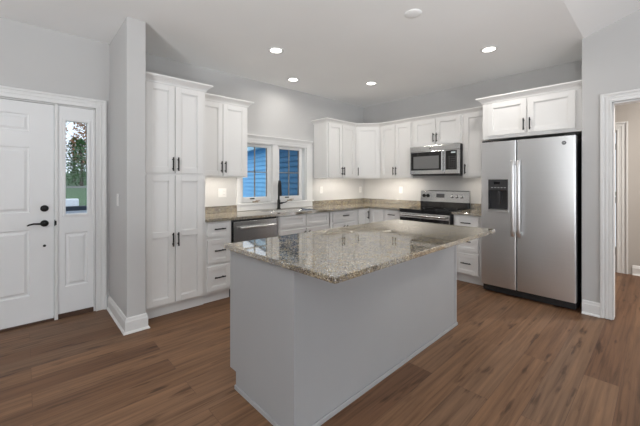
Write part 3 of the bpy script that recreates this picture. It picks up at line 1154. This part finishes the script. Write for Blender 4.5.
for x, m_ in ((0.062, M_BLACK), (0.128, M_BLACK), (0.520, M_CHROME), (0.592, M_CHROME), (0.664, M_CHROME)):
    z = 1.095
    bm = bmesh.new()
    Mx = Matrix.Translation((x, face_y(z) + 0.002, z)) @ Matrix.Rotation(radians(90) - tilt, 4, 'X')
    lathe(bm, [(0, 0.030), (0.017, 0.030), (0.021, 0.026), (0.0235, 0.006), (0.028, 0.004), (0.028, 0), (0, 0)], 24, Mx)
    bmesh.ops.transform(bm, matrix=Matrix.Identity(4), verts=bm.verts)
    kn = obj('knob', bm, m_, r, 0, True)
    kn['label'] = 'black control knob' if m_ is M_BLACK else 'chrome control knob'
bm = bmesh.new()
z0, z1 = 1.07, 1.13
v = [bm.verts.new(p) for p in ((0.27, face_y(z0) - 0.0012, z0), (0.40, face_y(z0) - 0.0012, z0), (0.40, face_y(z1) - 0.0012, z1), (0.27, face_y(z1) - 0.0012, z1))]
bm.faces.new(v)
q_ = obj('display', bm, M_DGREY, r)
q_.modifiers.new('depth', 'SOLIDIFY').thickness = 0.001
# oven door
bm = bmesh.new()
bx(bm, 0.003, RW - 0.003, -0.690, -0.652, 0.215, 0.866)
od_lip = (0.002, RW - 0.002, -0.690, -0.650, 0.870, 0.897)
od = obj('oven_door', bm, M_SS_R, r, 0.004)
box_obj('front_lip', od_lip, M_BLKGLASS, r, 0.002)
bm = bmesh.new()
bx(bm, 0.012, RW - 0.012, -0.694, -0.690, 0.36, 0.795)
obj('oven_window', bm, M_BLKGLASS, od, 0.002)
bm = bmesh.new()
tube(bm, [(0.04, -0.732, 0.832), (RW - 0.04, -0.732, 0.832)], 0.0135, 14)
for x in (0.07, RW - 0.07):
    tube(bm, [(x, -0.688, 0.832), (x, -0.732, 0.832)], 0.010, 10)
obj('handle', bm, M_SS_R, od, 0, True)
box_obj('storage_drawer', (0.003, RW - 0.003, -0.688, -0.652, 0.05, 0.207), M_SS_R, r, 0.004)
box_obj('side_trim', (RW - 0.003, RW + 0.001, -0.688, -0.20, 0.03, 0.895), M_BLKPL, r)

# ------------------------------------------------------------------ microwave
MY0, MW = -1.245, 0.770
r = thing('microwave_oven', 'stainless over-the-range microwave mounted below the short cabinet', 'microwave', (0, MY0, 0), RB)
MF = 0.392
z0, z1 = 1.418, 1.8535
box_obj('microwave_body', (0.0, MW, -MF + 0.03, -0.004, z0, z1), M_BLKPL, r, 0.003)
box_obj('vent_band', (0.0, MW, -MF - 0.006, -MF + 0.03, 1.772, z1), M_SS_R, r, 0.006)
bm = bmesh.new()
bx(bm, 0.0, 0.560, -MF - 0.010, -MF + 0.03, z0 + 0.012, 1.770)
dd = obj('door', bm, M_SS_R, r, 0.004)
bm = bmesh.new()
bx(bm, 0.022, 0.512, -MF - 0.0125, -MF - 0.010, 1.488, 1.762)
o = obj('window_frame', bm, M_BLKGLASS, dd, 0.001)
bm = bmesh.new()
bx(bm, 0.066, 0.475, -MF - 0.0145, -MF - 0.0125, 1.512, 1.700)
obj('window', bm, M_GLASSGREY, dd)
bm = bmesh.new()
tube(bm, [(0.537, -MF - 0.044, 1.475), (0.537, -MF - 0.044, 1.755)], 0.0115, 12)
for z in (1.49, 1.74):
    tube(bm, [(0.537, -MF - 0.008, z), (0.537, -MF - 0.044, z)], 0.008, 10)
obj('handle', bm, M_SS_R, dd, 0, True)
box_obj('control_side', (0.563, MW, -MF - 0.008, -MF + 0.03, z0 + 0.012, 1.770), M_SS_R, r, 0.004)
bm = bmesh.new()
bx(bm, 0.575, 0.735, -MF - 0.0105, -MF - 0.008, 1.488, 1.762)
kp = obj('keypad', bm, M_BLKGLASS, r, 0.001)
bm = bmesh.new()
for i in range(4):
    for j in range(6):
        x, z = 0.622 + i * 0.028, 1.515 + j * 0.030
        bx(bm, x, x + 0.015, -MF - 0.0112, -MF - 0.0105, z, z + 0.012)
obj('buttons', bm, M_DGREY, r)
box_obj('display', (0.655, 0.715, -MF - 0.0112, -MF - 0.0105, 1.722, 1.742), mat('clock_digits', (0.1, 0.1, 0.1), 0.3, emit=(0.8, 0.9, 0.9), estr=0.5), r)
box_obj('bottom_vent', (0.03, MW - 0.03, -MF + 0.035, -0.03, z0 - 0.012, z0), M_DGREY, r, 0.002)
bm = bmesh.new()
lathe(bm, [(0, 0.002), (0.010, 0.002), (0.012, 0.0), (0, 0)], 20, Matrix.Translation((0.335, -MF - 0.006, 1.812)) @ RX)
obj('emblem', bm, M_DGREY, r)

# ------------------------------------------------------------------ dishwasher
r = thing('dishwasher', 'stainless dishwasher under the worktop left of the sink', 'dishwasher', (-3.103, 0, 0), 0)
DW = 0.627
box_obj('dishwasher_tub', (0.002, DW - 0.002, -0.60, -0.02, 0.10, 0.880), M_BLKPL, r)
box_obj('toe_kick', (0.002, DW - 0.002, -0.56, -0.02, 0.0, 0.10), M_BLKPL, r)
dp = box_obj('door', (0.016, DW - 0.012, -0.645, -0.601, 0.115, 0.862), M_SS_D, r, 0.005)
bm = bmesh.new()
tube(bm, [(0.075, -0.690, 0.792), (DW - 0.07, -0.690, 0.792)], 0.0125, 14)
for x in (0.095, DW - 0.09):
    tube(bm, [(x, -0.643, 0.792), (x, -0.690, 0.792)], 0.010, 10)
obj('handle', bm, M_SS, dp, 0, True)

# ------------------------------------------------------------------ wall plates
def plate(name, label, cat, loc, rotz, kind, wide=1):
    r_ = thing(name, label, cat, loc, rotz, 'white outlet and switch plates')
    w_ = 0.070 + 0.046 * (wide - 1)
    box_obj('cover_plate', (-w_ / 2, w_ / 2, -0.006, -0.0005, -0.057, 0.057), M_PLATE, r_, 0.002)
    for i in range(wide):
        x = (i - (wide - 1) / 2) * 0.046
        if kind[i] == 's':
            box_obj('rocker', (x - 0.016, x + 0.016, -0.009, -0.006, -0.033, 0.033), M_PLATE, r_, 0.001)
        else:
            for dz in (-0.02, 0.02):
                so = box_obj('receptacle', (x - 0.016, x + 0.016, -0.008, -0.006, dz - 0.014, dz + 0.014), M_PLATE, r_, 0.001)
                for dx in (-0.006, 0.006):
                    box_obj('slot', (x + dx - 0.001, x + dx + 0.001, -0.0085, -0.008, dz - 0.004, dz + 0.005), M_BLKPL, so)


plate('switch_plate', 'double white wall plate on the backsplash left of the window', 'wall plate', (-2.917, 0, 1.170), 0, 'so', 2)
plate('outlet_plate', 'white outlet plate on the wall right of the window', 'outlet', (-1.136, 0, 1.177), 0, 'o')
plate('outlet_plate', 'white outlet plate in the corner under the diagonal cabinet', 'outlet', (-0.105, 0, 1.168), 0, 'o')
plate('outlet_plate', 'white outlet plate on the wall just left of the range', 'outlet', (0, -0.83, 1.173), RB, 'o')
plate('switch_plate', 'white light switch on the stub wall facing the entry', 'light switch', (SX0, -0.42, 1.145), RB, 's')

# ------------------------------------------------------------------ lamps
def downlight(label, x, y, watts=5.6):
    r_ = thing('recessed_light', label, 'ceiling light', (x, y, H), 0, 'recessed ceiling lights')
    bm_ = bmesh.new()
    lathe(bm_, [(0.064, 0.0), (0.062, -0.004), (0.085, -0.007), (0.090, -0.004), (0.091, 0.0)], 40)
    obj('trim_ring', bm_, M_TRIM, r_, 0, True)
    bm_ = bmesh.new()
    lathe(bm_, [(0, -0.004), (0.0635, -0.003), (0.0635, -0.0005), (0, -0.0005)], 32)
    obj('lens', bm_, M_LENS, r_, 0, True)
    area_light('downlight_lamp', (x, y, H - 0.012), (0, 0, -1), 0.12, 0.12, watts, LAMP, 'DISK', 165)


downlight('recessed light over the tall pantry side, largest of the four', -2.805, -1.057)
downlight('small recessed light close above the kitchen window', -2.05, -0.40, 2.8)
downlight('recessed light nearest the far ceiling corner above the range side', -1.111, -1.04)
downlight('recessed light in front of the refrigerator cabinet', -1.126, -2.648)
r = thing('smoke_detector', 'round white smoke detector on the ceiling above the island', 'smoke detector', (-2.39, -2.48, H))
bm = bmesh.new()
lathe(bm, [(0.070, 0), (0.070, -0.006), (0.064, -0.011), (0.03, -0.013), (0, -0.013)], 36)
obj('detector_housing', bm, M_CEIL, r, 0, True)

def light_bar(label, loc, rotz, L_, watts, depth=0.12):
    r_ = thing('light_bar', label, 'under-cabinet light', loc, rotz, 'under-cabinet light bars')
    box_obj('bar_housing', (-L_ / 2, L_ / 2, -0.014, 0.014, -0.008, -0.0005), M_TRIM, r_)
    box_obj('diffuser', (-L_ / 2 + 0.01, L_ / 2 - 0.01, -0.009, 0.009, -0.0105, -0.008), M_LED, r_)
    l = area_light('light_bar_lamp', (loc[0], loc[1], loc[2] - 0.013), (0, 0, -1), L_, 0.02, watts, LED)
    l.rotation_euler = (0, 0, rotz)


light_bar('slim light bar under the cabinet left of the window', (-3.064, -0.265, UZ0 + 0.035), 0, 0.60, 2.48)
light_bar('slim light bar under the cabinet right of the window', (-0.955, -0.265, UZ0 + 0.035), 0, 0.60, 2.48)
light_bar('slim light bar under the diagonal corner cabinet', (-0.43, -0.43, UZ0 + 0.035), -pi / 4, 0.34, 1.61)
light_bar('slim light bar under the cabinet left of the microwave', (-0.265, -0.925, UZ0 + 0.035), RB, 0.56, 2.48)
light_bar('slim light bar under the narrow cabinet beside the refrigerator', (-0.265, -2.21, UZ0 + 0.035), RB, 0.30, 1.36)
# unseen lamp added to brighten the hall
area_light('hall_fill', (0.55, -4.9, H - 0.02), (0, 0, -1), 0.3, 0.3, 70, LAMP, 'DISK')

# ------------------------------------------------------------------ outdoors
M_LAWN = noisy('lawn', (0.055, 0.12, 0.045), 0.9, 0.3, 3)
M_DRIVE = noisy('driveway', (0.21, 0.235, 0.27), 0.85, 0.1, 6)
bm = bmesh.new()
prof = [(0.14, -0.5), (60, -0.5), (120, -0.5), (120, 4.0), (60, 1.3), (46, 0.74), (18, -0.15), (0.14, -0.15)]
prism(bm, prof, 'x', -60, 60)
o = struct(obj('ground', bm, M_LAWN))
bm = bmesh.new()
bx(bm, -20, 12, 8.0, 17.2, -0.16, -0.135)
struct(obj('driveway', bm, M_DRIVE))
bm = bmesh.new()
prism(bm, [(42.0, 0.60), (45.5, 0.715), (45.5, 0.745), (42.0, 0.63)], 'x', -40, 40)
struct(obj('road', bm, noisy('asphalt', (0.22, 0.21, 0.22), 0.9, 0.1, 4)))
r = thing('white_box', 'low white box over a dark shadow strip on the driveway outside the sidelight', 'box', (-2.78, 16.2, -0.135))  # plain box built for an unidentified low white object
box_obj('box_body', (-1.5, 0, 0, 0.6, 0.215, 0.585), noisy('white_plastic', (0.85, 0.86, 0.88), 0.4, 0.02), r, 0.03)
box_obj('shadow_block', (-1.55, 0.45, -0.02, 0.6, 0.0, 0.205), noisy('shadow_dark', (0.02, 0.03, 0.045), 0.6, 0.05), r)  # dark block drawn in place of the shadow beneath the box

M_BARK = noisy('bark', (0.10, 0.075, 0.06), 0.9, 0.3, 8)
LEAF = [noisy('autumn_leaves', (0.36, 0.19, 0.10), 0.8, 0.35, 1.2), noisy('green_leaves', (0.05, 0.13, 0.04), 0.8, 0.35, 1.2)]


def tree_mesh(kind, h, seed):
    rnd = random.Random(seed)
    bt = bmesh.new()
    tube(bt, [(0, 0, 0), (rnd.uniform(-.1, .1), 0, h * 0.4), (rnd.uniform(-.3, .3), 0.1, h * 0.9)], [0.19, 0.15, 0.05], 8)
    for i in range(14):
        z = rnd.uniform(0.25, 0.85) * h
        a_ = rnd.uniform(0, 2 * pi)
        l = (h - z) * 0.35 + 0.4
        tube(bt, [(0, 0, z), (cos(a_) * l * 0.5, sin(a_) * l * 0.5, z + l * 0.35), (cos(a_) * l, sin(a_) * l, z + l * 0.8)], [0.05, 0.03, 0.01], 5)
    bl = bmesh.new()
    cnt = 1900 if kind == 0 else 900
    for i in range(cnt):
        t_ = rnd.uniform(0.22, 1.0) if kind == 0 else rnd.uniform(0.02, 1.0)
        rad = (1.9 * sin(pi * min(1, t_ * 0.85 + 0.1)) if kind == 0 else 2.0 * (1 - t_) ** 0.7 + 0.15) * math.sqrt(rnd.random())
        a_ = rnd.uniform(0, 2 * pi)
        c_ = Vector((rad * cos(a_), rad * sin(a_), t_ * h))
        u = Vector((rnd.gauss(0, 1), rnd.gauss(0, 1), rnd.gauss(0, 1))).normalized()
        w_ = u.cross(Vector((rnd.gauss(0, 1), rnd.gauss(0, 1), rnd.gauss(0, 1)))).normalized()
        s_ = rnd.uniform(0.10, 0.22)
        bl.faces.new([bl.verts.new(c_ + u * s_), bl.verts.new(c_ + w_ * s_ * 0.6), bl.verts.new(c_ - u * s_), bl.verts.new(c_ - w_ * s_ * 0.6)])
    return bt, bl


def tree(kind, h, label, loc, seed):
    r_ = thing('autumn_tree' if kind == 0 else 'evergreen_tree', label, 'tree', loc, random.uniform(0, 6), 'trees beyond the lawn')
    bt, bl = tree_mesh(kind, h, seed)
    obj('trunk', bt, M_BARK, r_, 0, True)
    obj('foliage', bl, LEAF[kind], r_)
    return r_


TL = 'tall sparse autumn tree seen through the sidelight beyond the lawn'
EL = 'dense green evergreen seen through the sidelight beyond the lawn'
pa = tree(0, 13.0, TL, (-2.6, 47.5, 0.8), 3)
pe = tree(1, 6.0, EL, (0.6, 47, 0.78), 5)
for x, y, s, rz in ((4.0, 47.5, 0.9, 1), (1.9, 53, 1.0, 2), (4.2, 58, 1.0, 4), (-1.9, 60, 1.0, 5)):
    t_ = copy_tree(pa)
    t_.location = (x, y, 0.76 + (y - 46) * 0.04)
    t_.scale = (s, s, s)
    t_.rotation_euler.z = rz
for x, y, s, rz in ((5.6, 53, 0.95, 1), (-4.0, 52, 1.0, 2), (1.2, 61.5, 1.2, 3)):
    t_ = copy_tree(pe)
    t_.location = (x, y, 0.76 + (y - 46) * 0.04)
    t_.scale = (s, s, s)
    t_.rotation_euler.z = rz

# neighbouring house
r = thing('neighbor_house', 'blue clapboard house seen through the kitchen window', 'house', (0.88, 3.05, -0.15), radians(75.6))
M_SIDE = noisy('blue_siding', (0.22, 0.58, 0.95), 0.6, 0.05, 2)
M_FASC = noisy('pale_blue_fascia', (0.42, 0.72, 0.95), 0.5, 0.02, 3)
# local x runs along the visible wall, local +y faces the kitchen
bm = bmesh.new()
prof = [(-0.2, 0.0)]
zl = 0.0
while zl < 2.72:
    prof += [(0.040, zl), (0.002, zl + 0.159)]
    zl += 0.16
prof += [(-0.2, zl)]
prism(bm, prof, 'x', -1.9, 16)
obj('siding_wall', bm, M_SIDE, r)
bm = bmesh.new()
bx(bm, -1.96, 16.1, 0.36, 0.40, 2.64, 2.86)
obj('fascia', bm, M_FASC, r)
bm = bmesh.new()
bx(bm, -1.96, 16.1, 0.0, 0.36, 2.70, 2.73)
obj('soffit', bm, M_FASC, r)
bm = bmesh.new()
prism(bm, [(0.44, 2.86), (-5.0, 4.9), (-5.0, 5.0), (0.44, 2.92)], 'x', -2.0, 16.2)
obj('roof', bm, noisy('blue_grey_shingle', (0.12, 0.20, 0.30), 0.8, 0.2, 6), r)
bm = bmesh.new()
bx(bm, -2.0, -1.88, -0.2, 0.045, 0, 2.7)
obj('corner_board', bm, M_FASC, r)
